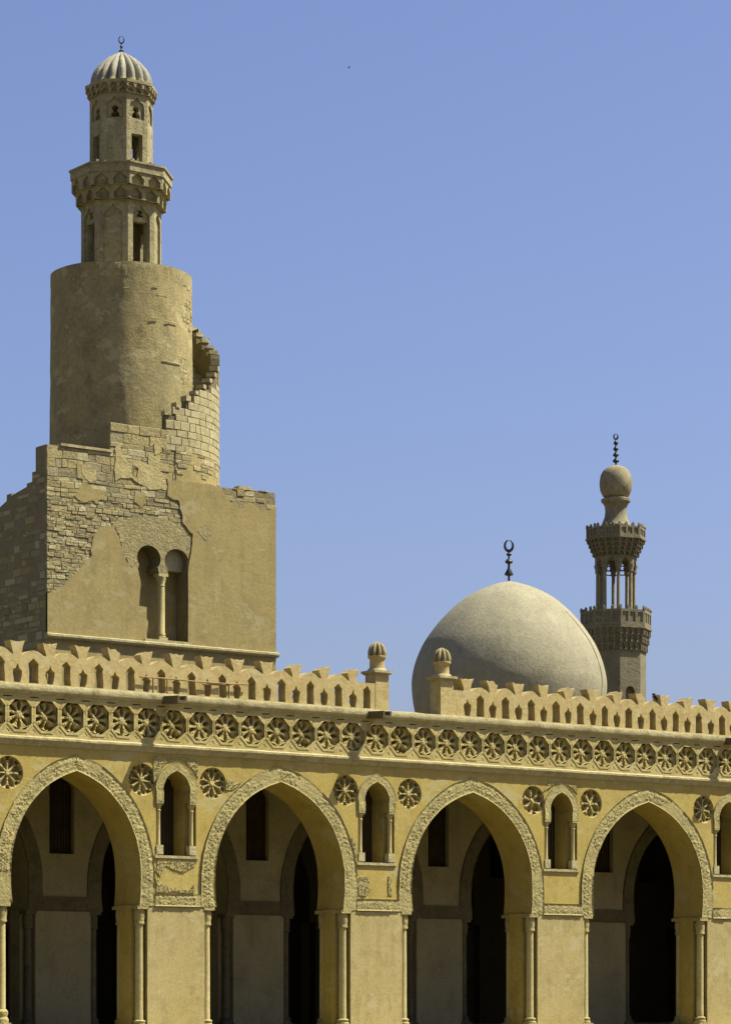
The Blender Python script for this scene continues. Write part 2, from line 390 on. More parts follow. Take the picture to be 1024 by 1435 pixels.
for i, p in enumerate(PIERS):
    s = niche_surround(p, i*1.3)
    for sx in (-1, 1):
        o = put('niche_colonnette', ncm, s, (p + sx*.54, .07, 5.86)); o.scale = (1,1,.915)
        for nm, mm in (('base', nbm), ('capital', nkm)):
            put(nm, mm, o)

# rosettes of the spandrels: eight scooped petals in a round recess
def rosette_mesh(seed, petals=8, worn=0.):
    q = M(); nr, nt = 34, 160
    def fn(a, b):
        th = 2*PI*a; r = 1-b
        k = ((th/(2*PI/petals) + seed) % 1.) * 2 - 1
        pw = .80*math.sin(PI*min(1, max(0, (r-.14)/.80)))**.6 if .14 < r < .94 else 0.
        d = .05 + .012*abs(k)                              # raised petal rims
        if abs(k) < pw: d = .05 + .17*min(1., (pw-abs(k))*7)
        if r > .74 and abs(k) > pw + .12 and abs(k) > .62: d = .05 + .15*min(1., (abs(k)-pw-.12)*8)   # pockets between the petal tips
        if r < .15: d = .035
        if r > .985: d = 0.0
        d += worn*max(0, nz(r*math.cos(th)*2.4, r*math.sin(th)*2.4, seed*7+1))*.5 + .012*nz(r*9*math.cos(th), r*9*math.sin(th), seed)
        return (ROS_R*r*math.cos(th), min(.25, max(0, d)), ROS_R*r*math.sin(th))
    q.grid(fn, nt, nr, wrap=True); return q.mesh('rosette', FRIEZE, 50)
RM = [rosette_mesh(0.), rosette_mesh(.5,8,.05), rosette_mesh(.2,8,.12), rosette_mesh(0.,6,.05), rosette_mesh(.3,6,.3)]
pick = [0,1,1,0, 2,1, 0,0, 4,3, 2,0, 1,0]
for i, (x, z) in enumerate(ROS): put('rosette', RM[pick[i]], arcade, (x, 0, z))

# frieze: a band of octagonal rosettes, dashes and ticks cut into the stucco
FZ0, FZ1, FY = 8.6, 9.76, -.03
STEP = 6.995/8
fx = [-4.33 + STEP*k for k in range(-3, 33)]
while fx[0] > X0 + .9: fx.insert(0, fx[0] - (.80 if fx[0] < -7.2 else .84))
fx = [x for x in fx if x < X1 - .6]
FR = .395
def octa(cx, cz, r): return [(cx + r/math.cos(PI/8)*math.cos(PI/8+k*PI/4), cz + r/math.cos(PI/8)*math.sin(PI/8+k*PI/4)) for k in range(8)]
holes = [octa(x, 9.18, FR) for x in fx]
for i, x in enumerate(fx):
    j = random.uniform(-.02,.02)
    holes.append([(x+.30+j, 9.64), (x+.30+STEP*.3+j, 9.645), (x+.30+STEP*.3+j, 9.675), (x+.30+j, 9.67)])
    c = x + STEP/2
    holes.append([(c-.07, 8.80), (c-.045, 8.81), (c+.04, 8.73), (c+.015, 8.715)])
f = M(); f.prism([(X0,FZ0),(X1,FZ0),(X1,FZ1),(X0,FZ1)], holes, FY, .34, back=False)
frz = f.build('frieze', FRIEZE, arcade)
fb = M(); fb.box(X0+.01, X1-.01,   .335, .345, FZ0+.01, FZ1-.01); fb.build('frieze_backing', FRIEZE, arcade)
def frieze_rosette(seed, worn=0.):
    q = M(); nr, nt = 32, 160
    def fn(a, b):
        th = 2*PI*a; r = 1-b
        oct_ = 1/math.cos((th % (PI/4)) - PI/8)*math.cos(PI/8)
        rr = r*FR*oct_
        k = ((th/(PI/4) + seed) % 1.)*2 - 1
        wid = .62*math.sin(PI*min(1,max(0,(r-.26)/.68)))**.5 if .26 < r < .94 else 0
        d = .075
        if abs(k) < wid: d = .075 + .22*min(1., (wid-abs(k))*6)   # eight pierced petals in a light tracery
        if r < .24: d = .045
        if r > .95: d = .12
        if r > .975: d = .0
        d += worn*max(0, nz(rr*5*math.cos(th), rr*5*math.sin(th), seed*9+3)) + .014*nz(rr*22*math.cos(th), rr*22*math.sin(th), seed)
        return (rr*math.cos(th), FY + min(.355, max(.0, d)), rr*math.sin(th))
    q.grid(fn, nt, nr, wrap=True)
    q.prism(octa(0, 0, FR*1.17), [octa(0, 0, FR*1.0)], FY-.014, FY+.005)      # raised octagonal frame, touching its neighbours
    return q.mesh('frieze_rosette', FRIEZE, 45)
FM = [frieze_rosette(0.), frieze_rosette(.5,.05), frieze_rosette(.25,.1), frieze_rosette(0.,.22)]
for i, x in enumerate(fx):
    put('frieze_rosette', FM[random.choice([0,0,1,1,2,3])], arcade, (x, 0, 9.18))

# mouldings: extruded profiles with chipped edges
def moulding(prof, x0, x1, name, mat_, parent, wob=.012, seed=0., step=.12):
    q = M(); n = int((x1-x0)/step); m_ = len(prof)
    vs = []
    for i in range(n+1):
        x = lerp(x0,x1,i/n); c = nz(x*2.7, seed, 3.)*wob + (nz(x*9, seed)*wob if wob else 0)
        for (y, z) in prof: vs.append((x, y + (c if y < -.04 else 0), z + nz(x*1.3, seed+9)*wob*.7))
    fs = [(i*m_+k, i*m_+k+1, (i+1)*m_+k+1, (i+1)*m_+k) for i in range(n) for k in range(m_-1)]
    fs += [tuple(range(m_)), tuple(reversed(range(n*m_, (n+1)*m_)))]
    q.add(vs, fs); return q.build(name, mat_, parent, 30)
moulding([(.01,8.38),(-.03,8.38),(-.045,8.42),(-.06,8.43),(-.075,8.48),(-.13,8.51),(-.15,8.53),(-.15,8.585),(-.10,8.61),(-.035,8.625),(.01,8.63)], X0-.05, X1+.05, 'cornice', LEDGE, arcade, .012, 1.)
moulding([(.3,9.74),(-.05,9.745),(-.07,9.77),(-.09,9.79),(-.125,9.81),(-.135,9.83),(-.135,9.97),(-.12,10.0),(.5,10.0),(.5,9.74)], X0-.05, X1+.05, 'ledge', LEDGE, arcade, .022, 5.)

# rain spouts on the ledge (their long shadows fall down the wall)
sp = M(); sp.box(-.15,.15,-.86,.05,-.06,.02); sp.box(-.15,-.09,-.86,.05,.02,.14); sp.box(.09,.15,-.86,.05,.02,.14)
spm = sp.mesh('rain_spout', SPOUT)
for x in (-7.22, -.22, 14.0, -13.7, 21.3):
    o = put('rain_spout', spm, arcade, (x, 0, 9.80)); o.rotation_euler = (R_(3), 0, 0)

# roof, back wall, plinth and the second row of piers inside
q = M(); q.box(X0, X1, .5, 17.2, 9.35, 9.7); q.build('roof', WOOD, arcade)
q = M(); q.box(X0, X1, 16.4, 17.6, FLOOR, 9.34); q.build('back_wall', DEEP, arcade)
q = M(); q.box(X0-.6, X0-.0, .0, 17.2, FLOOR, 9.9); q.build('end_wall', OCHRE, arcade)
q = M(); q.box(X1, X1+.6, .0, 17.2, FLOOR, 9.9); q.build('end_wall', OCHRE, arcade)
q = M(); q.box(X0-1, X1+1, -.5, 18, .0, FLOOR); q.box(X0-1, X1+1, -.9, -.5, .0, .5); q.box(X0-1, X1+1, -1.3, -.9, .0, .28); q.build('plinth', PANEL, arcade)
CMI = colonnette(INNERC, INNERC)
def inner_row(y0, shift, detail=True, wm=None):
    wm = wm or INNER
    arcs = [(c+shift, h) for c, h in ARCS]
    def wn(c): return [(c-.42, 5.85)] + niche_arch(c, .42, 7.5, 8.3) + [(c+.42, 5.85)]
    iw = M(); iw.prism(outline(9.34, arcs), [wn(p+shift-.05) for p in PIERS], y0, y0+1.27); iw.build('inner_wall', wm, arcade)
    ipm = pier_mesh('inner_pier', wm)
    for i, p in enumerate(PIERS):
        put('inner_pier', ipm, arcade, (p+shift, y0, 0))
        if detail:
            place_colonnettes(arcade, CMI, p+shift, y0)
            l = arcs[i-1][0]+arcs[i-1][1]-.765 if i else p+shift-1; r = arcs[i][0]-arcs[i][1]+.765 if i < len(arcs) else p+shift+1
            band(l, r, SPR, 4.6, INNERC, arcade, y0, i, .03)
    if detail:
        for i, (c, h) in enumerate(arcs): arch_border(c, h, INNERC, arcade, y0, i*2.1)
inner_row(5.7, -.2)
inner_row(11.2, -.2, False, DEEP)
for p in PIERS:
    q = M(); c = p - .25
    for k in range(9): q.box(c-.42+k*.1, c-.42+k*.1+.04, 5.87, 5.91, 5.86, 8.2)
    for k in range(24): q.box(c-.42, c+.42, 5.91, 5.94, 5.86+k*.1, 5.86+k*.1+.045)
    q.box(c-.42, c+.42, 5.95, 5.98, 5.86, 8.2); q.build('darkening_screen', WOOD, arcade)  # lattice over a dark panel, added to turn the inner window black

# ------------------------------------------------------------------ parapet on the ledge
def parapet(x0, x1, v0, per, label, seed):
    t = thing('crenellated_parapet', label, 'parapet', 'pierced parapets along the roof edge')
    ks = [k for k in range(-60, 60) if x0 + .2 < v0 + k*per < x1 - .2]
    top = [(x0, 10.78)]
    hs = []; PY0, PY1 = .02, .37
    for n_, k in enumerate(ks):
        c = v0 + k*per + random.uniform(-.015,.015); zt = 10.77 + random.uniform(-.015,.02)
        top += [(c-.125, zt), (c+.125, zt)]
        nx = v0 + (k+1)*per
        if nx < x1 - .2:
            hz = .18 + random.uniform(-.03,.02); pw = random.uniform(.9,1.5)
            for t_ in (.1,.22,.36,.5,.64,.78,.9):
                top.append((lerp(c+.125, nx-.125, t_), zt - .01 + hz*math.sin(PI*t_)**pw))
        # openings: small lobed ones under the heads, tall pointed slots between
        j = lambda s=.012: random.uniform(-s, s)
        s1 = random.uniform(.9, 1.1)
        hs.append([(c-.085+j(),10.04),(c-.11+j(),10.13+j()),(c-.15+j(),10.28+j()),(c-.13,10.38+j()),(c-.045,10.42),(c+j(),10.54+j()),(c+.05,10.43),(c+.14+j(),10.36+j()),(c+.13+j(),10.24),(c+.11,10.12),(c+.085+j(),10.04)])
        h = c + per/2
        if h < x1 - .2:
            w_ = .145*random.uniform(.9,1.1)
            hs.append([(h-w_+j(),10.04),(h-w_*.92+j(),10.3),(h-w_+j(),10.5),(h-w_*1.05,10.56+j()),(h+j(),10.70+j()),(h+w_*.95,10.55+j()),(h+w_*.85+j(),10.48),(h+w_*.9+j(),10.25),(h+w_+j(),10.04)])
    top.append((x1, 10.78))
    q = M(); q.prism([(x0, 9.99)] + top + [(x1, 9.99)], hs, PY0, PY1)
    q.build('pierced_wall', PARAPET, t)
    for k in ks:
        c = v0 + k*per; q = M(); j = lambda s=.016: random.uniform(-s, s)
        a = random.uniform(.88,1.08); br = random.random()
        P = [(c-.118,10.76),(c-.135+j(),10.86),(c-.175+j(),10.98),(c-.235*a+j(),11.15+j()),(c-.1,11.115+j(.01)),(c+j(),11.135+j()),(c+.1,11.11+j(.01)),(c+.235*a+j(),11.15+j()),(c+.18+j(),11.0),(c+.14+j(),10.87),(c+.118,10.76)]
        if br < .14: P = P[:3] + [(c-.19,11.03+j()),(c-.12,11.07),(c-.07,11.12)] + P[5:]          # a corner knocked off
        elif br < .26: P = P[:6] + [(c+.06,11.1),(c+.11,11.05+j()),(c+.185,11.03)] + P[8:]
        q.prism(P, (), PY0+.003+j(.004), PY1-.01+j(.01)); q.build('merlon', PARAPET, t)
    return t
parapet(X0+.2, -.0, -.8, 1.005, 'pierced parapet with forked merlons left of the two domed posts', 1)
parapet(2.9, X1-.2, 3.42, .992, 'pierced parapet with forked merlons right of the domed posts', 2)

def ribbed(prof, ribs, amp, seg, c=(0,0,0), m_=None):
    m_ = m_ or M()
    rm = max(p[0] for p in prof)
    m_.lathe(prof, seg, c, rf=lambda r, z, a: r*(1 - amp*(1-abs(math.sin(ribs*a/2))**.8)))
    return m_
def post(x, label):
    t = thing('parapet_post', label, 'post', 'domed posts at the parapet gap'); t.location = (x, .02, 10.0)
    b = M(); b.box(0,.48,0,.5,-.01,1.08); b.build('shaft', PARAPET, t)
    k = M(); k.box(-.05,.53,-.05,.55,1.06,1.1); k.box(-.09,.57,-.09,.59,1.1,1.17); k.lathe([(.3,1.17),(.27,1.22),(.25,1.24)], 20, (.24,.25,0)); k.build('cap', LEDGE, t)
    d = M(); d.lathe([(.225,1.23),(.22,1.3),(.215,1.5),(.235,1.53),(.27,1.56),(.275,1.6),(.25,1.61)], 24, (.24,.25,0)); d.build('lantern', PARAPET, t, 40)
    r = ribbed([(.25,1.59),(.275,1.66),(.275,1.74),(.245,1.86),(.185,1.95),(.1,2.0),(.02,2.03)], 9, .34, 108, (.24,.25,0)); r.build('dome', POSTD, t, 60)
    return t
post(.02, 'domed stone post ending the left parapet, against open sky')
post(2.42, 'domed stone post standing in front of the big dome')

# pipe railing on the ledge
rl = thing('pipe_railing', 'thin rusty pipe handrail fixed on the ledge before the left parapet', 'railing')
q = M(); q.tube([(-8.1,-.07,10.42),(-7.1,-.07,10.43),(-6.3,-.07,10.41),(-5.1,-.07,10.42),(-4.5,-.07,10.44)], .02); q.build('rail', IRON, rl, 60)
q = M(); q.tube([(-6.05,-.07,10.36),(-5.3,-.02,10.38),(-5.1,-.05,10.40)], .022); q.build('brace', IRON, rl, 60)
for x in (-7.66, -7.2, -5.16):
    q = M(); q.tube([(x,-.07,9.97),(x,-.07,10.43)], .024); q.build('upright', IRON, rl, 60)

# ------------------------------------------------------------------ spiral minaret
YM = 28.44; CX, CY = 11.52, YM + 3.97; XL, XR = 5.73, 16.39
mina = thing('spiral_minaret', 'tall stone minaret with square base, round drum and ribbed dome', 'minaret')
def ell(cx, cz, rx, rz, a0, a1, n): return [(cx + rx*math.cos(R_(lerp(a0,a1,i/n))), cz + rz*math.sin(R_(lerp(a0,a1,i/n)))) for i in range(n+1)]
LE = ell(10.335, 18.86, .545, .50, 215, -42, 22); RE = ell(11.63, 18.84, .565, .50, 217, -28, 22)
WLEFT = [(10.22,15.7),(10.21,16.4),(10.22,16.93),(9.87,16.95),(9.9,17.4),(9.95,17.85),(9.86,18.2),(9.83,18.4)]
WIN = WLEFT + LE + [(10.80,18.33),(11.22,18.32)] + RE + [(12.14,18.5),(12.15,17.),(12.14,15.7)]
# solid core, with the window recess
q = M()
q.prism([(XL+.02,0),(XR-.02,0),(XR-.02,22.0),(11.9,22.0),(11.52,23.95),(8.58,23.9),(8.58,22.82),(XL+.02,22.80)], [WIN], YM+.05, YM+.9)
q.box(XL+.4, XR-.4, YM+.902, YM+9, 0, 20.3)
q.box(XR-.6, XR-.02, YM+.902, YM+9, 0, 21.95); q.box(XL+.4, XR-.6, YM+8.4, YM+8.98, 0, 21.0)
q.build('base_block', MORTAR, mina)
lw = M()
lw.prism([(YM+.12,0),(YM+.12,22.80),(YM+.70,22.80),(YM+.70,21.88),(YM+1.14,21.88),(YM+1.14,21.52),(YM+1.55,21.50),(YM+1.56,21.38),(YM+2.75,21.2),(YM+2.76,21.3),(YM+3.1,21.28),(YM+3.12,21.05),(YM+4.2,20.7),(YM+6,19.6),(YM+9,17.8),(YM+9,0)], (), 0, .36, xf=lambda u, v, d: (XL+.005+d, u, v))
lw.build('stair_wall', MORTAR, mina)
bk = M(); bk.box(9.5, 12.4, YM+.885, YM+.898, 15.4, 19.8); bk.build('window_back', TPLAST, mina)

# smooth render still clinging to the front (pieces proud of the stones)
PA = [(5.75,15.58),(5.75,17.1),(6.42,17.4),(6.73,17.75),(7.1,18.05),(7.47,18.46),(7.72,18.7),(7.70,19.1),(7.78,19.46),(8.1,19.86),(8.6,19.97),(8.92,19.57),(9.05,19.14),(9.24,18.73),(9.5,18.42),(9.82,18.36)] + WLEFT[::-1][1:] + [(10.22,15.58)]
PB = [(10.225,15.58)] + [(10.22,15.7),(12.14,15.7)] + [(12.15,17.),(12.14,18.5),(12.2,18.9),(12.28,19.23),(12.36,19.6),(12.34,20.01),(12.1,20.2),(11.95,20.35),(11.82,20.83),(11.69,21.26),(11.4,21.3),(11.19,21.37),(11.17,21.75),(11.13,22.02),(13.7,22.02),(13.95,21.62),(14.21,21.45),(14.61,21.2),(14.9,21.38),(15.15,21.51),(15.56,21.25),(16.0,21.3),(16.37,21.5),(16.37,15.58)]
def clean(P):
    o_ = []
    for p in P:
        if not o_ or math.dist(p, o_[-1]) > .01: o_.append(p)
    return o_
def rough_outline(P, amp=.05, seed=0., keep=lambda p: False):
    W = wobble(P, amp, .06, seed); base = wobble(P, 0., .06)
    W2 = [(x + .03*nz(x*11, z*11, seed), z + .03*nz(x*11+7, z*11, seed)) for x, z in W]
    return [b if keep(b) else w_ for w_, b in zip(W2, base)]
kp = lambda p: (p[0] > 9.8 and p[0] < 12.3 and p[1] < 19.2) or p[0] < 5.8 or p[0] > 16.3 or p[1] < 15.62
q = M(); q.prism(rough_outline(clean(PA), .05, 1., kp), (), YM, YM+.13); q.build('render_coat', TPLAST, mina)
q = M(); q.prism(rough_outline(clean(PB), .05, 2., kp), (), YM-.012, YM+.13); q.build('render_coat', TPLAST, mina)
PC = [(9.80,18.36),(9.5,18.46),(9.28,18.8),(9.1,19.2),(8.98,19.65),(8.7,20.05),(9.1,20.3),(9.8,20.42),(10.6,20.5),(11.3,20.42),(11.9,20.3),(12.3,19.95),(12.31,19.6),(12.22,19.2),(12.16,18.9)] + RE[::-1] + [(11.22,18.32),(10.80,18.33)] + LE[::-1]
q = M(); q.prism(clean(PC), (), YM+.03, YM+.14); q.build('rough_render', TROUGH, mina)
for i, P in enumerate([[(7.05,21.65),(7.1,22.25),(7.5,22.2),(7.55,21.6)], [(6.95,20.95),(7.05,21.15),(7.35,21.5),(7.75,21.35),(8.35,21.3),(8.3,20.98),(7.6,20.8),(7.1,20.78)], [(9.66,21.0),(9.7,21.45),(10.1,21.4),(10.22,20.98),(10.0,20.82)], [(12.6,20.1),(12.95,20.45),(13.3,20.15),(13.05,19.8)]]):
    q = M(); q.prism(rough_outline(P, .06, i*3.), (), YM+.016-(.036 if i == 3 else 0), YM+.13); q.build('render_coat', TPLAST if i != 3 else TROUGH, mina)
CREAM = mat('cream_render', (.58,.49,.28), (.52,.43,.23), (.38,.31,.17), sc=1.2, fine=8., bump=.8, bumpsc=8., bdist=.05)
for i, P in enumerate([[(8.75,22.2),(8.8,23.0),(9.0,23.2),(9.15,22.75),(9.4,22.5),(9.9,22.6),(10.3,22.5),(10.3,22.9),(10.8,22.95),(10.9,22.3),(11.1,21.6),(10.3,21.55),(9.8,21.75),(9.2,21.9),(8.8,21.75)], [(10.55,22.9),(10.6,23.35),(10.8,23.4),(10.85,22.95)], [(7.2,21.9),(7.25,22.15),(7.9,22.05),(7.95,21.65),(7.6,21.5)]]):
    hh = [wobble([(9.5,22.0),(9.55,22.4),(9.85,22.3),(9.8,21.95)], .04, .1, 9.)] if i == 0 else []
    q = M(); q.prism(rough_outline(P, .06, i*5.+2), hh, YM+.008, YM+.13); q.build('render_coat', CREAM, mina)
q = M(); q.prism([(XL,0),(XR,0),(XR,15.38),(XL,15.38)], (), YM+.02, YM+.13); q.build('render_coat', TPLAST, mina)
moulding([(YM+.12,15.36),(YM-.1,15.40),(YM-.15,15.47),(YM-.15,15.55),(YM-.1,15.58),(YM+.12,15.58)], XL-.06, XR+.06, 'string_course', LEDGE, mina, 0.)
q = M(); q.box(10.1,12.3,YM-.05,YM+.88,15.581,15.69); q.build('sill', LEDGE, mina)

def masonry(m, u0, u1, z0, z1, xf, keep, hr=(.16,.28), lr=(.28,.75), dr=(.0,.05), back=.12, gap=.018):
    z = z0
    while z < z1 - .04:
        h = min(random.uniform(*hr), z1 - z); u = u0 - random.uniform(0,.2)
        while u < u1:
            l = random.uniform(*lr); a, b = max(u,u0), min(u+l,u1)
            if b - a > .08 and keep((a+b)/2, z+h/2, a, b):
                d = random.uniform(*dr); e = gap*random.uniform(.4,1.5)
                q = [(a+e,z+e),(b-e,z+e),(b-e,z+h-e),(a+e,z+h-e)]
                q = [(p[0]+random.uniform(-.012,.012), p[1]+random.uniform(-.012,.012)) for p in q]
                ch = .02
                fr = [(lerp(p[0],(a+b)/2,ch/max(.1,(b-a)/2)), lerp(p[1],z+h/2,ch/max(.1,h/2))) for p in q]
                m.add([xf(p[0],p[1],d+random.uniform(-.008,.008)) for p in fr] + [xf(p[0],p[1],d+.02) for p in q] + [xf(p[0],p[1],back) for p in q],
                      [(0,1,2,3)] + [(i,4+i,4+(i+1)%4,(i+1)%4) for i in range(4)] + [(4+i,8+i,8+(i+1)%4,4+(i+1)%4) for i in range(4)])
            u += l
        z += h
polys = [PA, PB, PC]
def keepf(u, z, a, b):
    if z > 22.74 and u < 8.6: return False
    for P in polys:
        if all(inside(p, P) for p in ((a+.05,z),(b-.05,z),(u,z))): return False
    for p in ((a,z-.12),(b,z-.12),(a,z+.12),(b,z+.12),(u,z)):
        if inside(p, WIN): return False
    return True
q = M()
fx_ = lambda u, v, d: (u, YM+.018+d, v + (.09*nz(u*.5, v*.35, 3.) if 15.7 < v < 22.5 else 0))
masonry(q, XL, 12.7, 15.6, 20.9, fx_, keepf, hr=(.08,.19), lr=(.12,.5), dr=(.0,.032), gap=.004)
masonry(q, XL, 11.75, 20.9, 22.78, fx_, keepf, hr=(.14,.36), lr=(.2,.8), dr=(.0,.026), gap=.003)
masonry(q, 8.56, 11.52, 22.78, 23.98, fx_, lambda u,z,a,b: True, hr=(.2,.4), lr=(.3,1.0), dr=(.0,.03), gap=.005)
q.build('masonry', MASON, mina, recalc=False); q = M()
masonry(q, 13.8, XR, 20.9, 22.05, fx_, lambda u,z,a,b: not inside((u,z),PB) or z > 21.6, hr=(.18,.26), lr=(.3,.7), dr=(.0,.05))
q.build('masonry', MASON, mina, recalc=False)
q = M(); q.box(XL+.6,8.62,YM-.03,YM+.3,22.80,22.90); q.box(14.6,15.25,YM+.05,YM+.4,22.04,22.16); q.box(15.9,16.05,YM+.05,YM+.4,22.04,22.1)
q.build('coping', LEDGE, mina)
# left flank in shade
LW = [(YM+.0,0),(YM+.0,22.80),(YM+.70,22.80),(YM+.70,21.88),(YM+1.14,21.88),(YM+1.14,21.52),(YM+1.55,21.50),(YM+2.75,21.2),(YM+4.2,20.7),(YM+6,19.6),(YM+9,17.8),(YM+9,0)]
q = M(); masonry(q, YM+.13, YM+9, 11.5, 22.8, lambda u, v, d: (XL-.03+d, u, v), lambda u,z,a,b: inside((b,z+.16), LW) and inside((a,z+.16), LW), hr=(.18,.34), lr=(.3,.9), dr=(.0,.06))
q.build('masonry', MASON, mina, recalc=False)
q = M(); q.box(XL-.03,XL+.4,YM+.15,YM+9,0,11.5); q.build('render_coat', TPLAST, mina)
# window column between the two horseshoe openings
q = M(); q.lathe([(.18,15.9),(.18,15.95),(.155,16.0),(.15,17.6),(.14,17.85)], 20, (11.0, YM+.2, 0)); wc = q.build('window_column', COLUMN, mina, 40)
q = M(); q.lathe([(.12,17.8),(.16,17.84),(.14,17.9),(.2,18.1),(.21,18.2)], 20, (11.0, YM+.2, 0)); q.box(10.79,11.23,YM+.02,YM+.42,18.2,18.318); q.build('capital', COLUMN, wc, 40)
q = M(); q.box(10.8,11.2,YM+.0,YM+.4,15.692,15.8); q.lathe([(.19,15.8),(.2,15.84),(.15,15.88),(.17,15.92)], 20, (11.0, YM+.2, 0)); q.build('base', COLUMN, wc, 40)

# round drum
q = M()
RT, RB, Z0, Z1 = 2.84, 2.95, 18.5, 30.78
prof = [(lerp(RB, RT, i/64.), lerp(Z0, Z1, i/64.)) for i in range(65)]
def drum_r(r, z, a):
    x, y = math.sin(a)*3, math.cos(a)*3
    d = .02*nz(x*.5, y*.5, z*.4) + .012*nz(x*2, y*2, z*2)
    s = nz(x*.7+5, y*.7, z*.55)
    if s > .2: d -= .02                               # fallen render
    if z > Z1 - .5: d += .012
    return r + d
q.lathe(prof, 160, (CX, CY, 0), rf=drum_r)
q.lathe([(1.6,Z1),(1.6,Z1+.05)], 32, (CX,CY,0))
q.build('drum', CYL, mina, 50)
# bare stones showing through on the sunlit flank and scars on the drum
q = M()
def drumxf(u, v, d): r = lerp(RB, RT, (v-Z0)/(Z1-Z0)) + .03 - d; return (CX + r*math.sin(u/2.9), CY - r*math.cos(u/2.9), v)
masonry(q, 2.9*R_(22), 2.9*R_(62), 26.2, 30.3, drumxf, lambda u,z,a,b: nz(u*1.1+3, z*.7, 2.) > .1 - .3*(u/2.9 > R_(40)) + .12*random.random(), hr=(.10,.2), lr=(.12,.4), dr=(.012,.04), back=.15)
masonry(q, -2.9*R_(14), 2.9*R_(12), 25, 30.9, drumxf, lambda u,z,a,b: nz(u*.8, z*.9, 7.) > .30 + .2*random.random(), hr=(.12,.2), lr=(.2,.7), dr=(.012,.03), back=.15)
masonry(q, -2.9*R_(90), 2.9*R_(90), 30.18, 30.76, drumxf, lambda u,z,a,b: random.random() < .8, hr=(.27,.3), lr=(.5,.9), dr=(.016,.03), back=.15, gap=.008)
q.build('masonry', DRUMST, mina, recalc=False)

q = M()
for a0, a1, z in ((2,22,26.95),(-8,-2,28.6),(6,18,28.55),(-6,-1,29.9),(-30,-26,29.7)):
    arc = [(2.9 - .02 + .05*(30.95-z)/12, R_(lerp(a0,a1,i/8))) for i in range(9)]
    q.tube([(CX + r*math.sin(t), CY - r*math.cos(t), z + .02*nz(i*.7, z)) for i, (r, t) in enumerate(arc)], .018, 6)
q.build('scar', LEDGE, mina, 60)
# spiral stair with its stepped parapet, climbing round the drum
RO, TH = 3.97, .34
zst = lambda deg: 24.42 + .0455*deg
q = M(); steps = []
d_ = -6.
while d_ < 150: steps.append((d_, d_ + 7.4)); d_ += 7.4
def arcseg(m, r0, r1, a0, a1, z0, z1, n=3):
    vs = []
    for i in range(n+1):
        a = R_(lerp(a0,a1,i/n))
        for r in (r0, r1):
            for z in (z0, z1): vs.append((CX + r*math.sin(a), CY - r*math.cos(a), z))
    fs = [(0,1,3,2), tuple(4*n+k for k in (0,2,3,1))]
    for i in range(n):
        b = 4*i
        fs += [(b+2,b+6,b+7,b+3),(b,b+1,b+5,b+4),(b+1,b+3,b+7,b+5),(b,b+4,b+6,b+2)]
    m.add(vs, fs)
stair = M()
for a0, a1 in steps:
    zt = zst((a0+a1)/2) + .28
    arcseg(q, RO-TH, RO-.05, a0, a1 + .01, 22.02, zt)
    teeth = M(); arcseg(teeth, RO-TH-.01, RO+.01, a0 - .5, a0 + random.uniform(1.8,3.4), zt-.02, zt+random.uniform(.08,.2)); teeth.build('coping_stone', DRUMST, mina)
    arcseg(stair, 2.6, RO-TH-.002, a0, a1+.01, 18.5, zt - 1.35)
sp_ = q.build('stair_parapet', SHADEST, mina)
stair.build('stair', ASHLAR, mina)
q = M()
RX = RO + .0
wx = lambda u, v, d: (CX + (RX-d)*math.sin(u/RO), CY - (RX-d)*math.cos(u/RO), v)
def keepw(u, z, a, b):
    t = zst(math.degrees(a/RO)//7.4*7.4 + 1.) + .3
    k = int((math.degrees((a+b)/2/RO) + 6.)//7.4); t = zst(-6 + 7.4*(k+.5)) + .28
    return z + .13 < t
masonry(q, -RO*R_(6), RO*R_(140), 23.2, 29.9, wx, keepw, hr=(.25,.36), lr=(.3,.7), dr=(.0,.018), back=.1, gap=.003)
q.build('masonry', ASHLAR, mina, recalc=False)
RX = RO + .022
q = M(); masonry(q, 0.02, RO*R_(140), 21.9, 23.2, wx, lambda u,z,a,b: nz(u*1.1, z*1.3, 4.) > -.02 + (.25 if z < 22.35 else -.35 if z > 22.9 else 0) - .1*random.random(), hr=(.1,.26), lr=(.15,.55), dr=(.0,.05), back=.1, gap=.006)
q.build('masonry', MASON, mina, recalc=False)
# render on the lower curved wall
q = M(); q.grid(lambda a, b: (lambda an, z: (CX + (RO-.012+.015*nz(an*4, z))*math.sin(an), CY - (RO-.012+.015*nz(an*4,z))*math.cos(an), z))(R_(lerp(1,140,a)), lerp(21.8,23.2,b)), 90, 16)
q.build('render_coat', TPLAST, mina, 60)

# octagonal storeys
def octf(cx, cy, rot):
    """frame of face k: maps (u along face, v height, d inwards from circumradius R)"""
    def mk(k, R):
        ph = R_(rot + 45*k); ap = R*math.cos(PI/8); n = (math.sin(ph), -math.cos(ph)); t = (math.cos(ph), math.sin(ph))
        return lambda u, v, d: (cx + n[0]*(ap-d) + t[0]*u, cy + n[1]*(ap-d) + t[1]*u, v)
    return mk
def octa_wall(m, mk, R, z0, z1, holes=lambda k: (), d0=0., d1=.1, faces=range(8), **kw):
    for k in faces:
        hw = R*math.sin(PI/8)*(1 - d0/(R*math.cos(PI/8)))
        m.prism([(-hw,z0),(hw,z0),(hw,z1),(-hw,z1)], holes(k), d0, d1, xf=mk(k, R), **kw)
def keel(hw, z0, zs, zt, n=4):
    p = crom([(hw,zs),(hw*.86,zs+(zt-zs)*.4),(hw*.4,zs+(zt-zs)*.62),(0,zt)], n)
    return [(-hw,z0)] + [(-x,z) for x,z in p] + [(x,z) for x,z in reversed(p[:-1])] + [(hw,z0)]
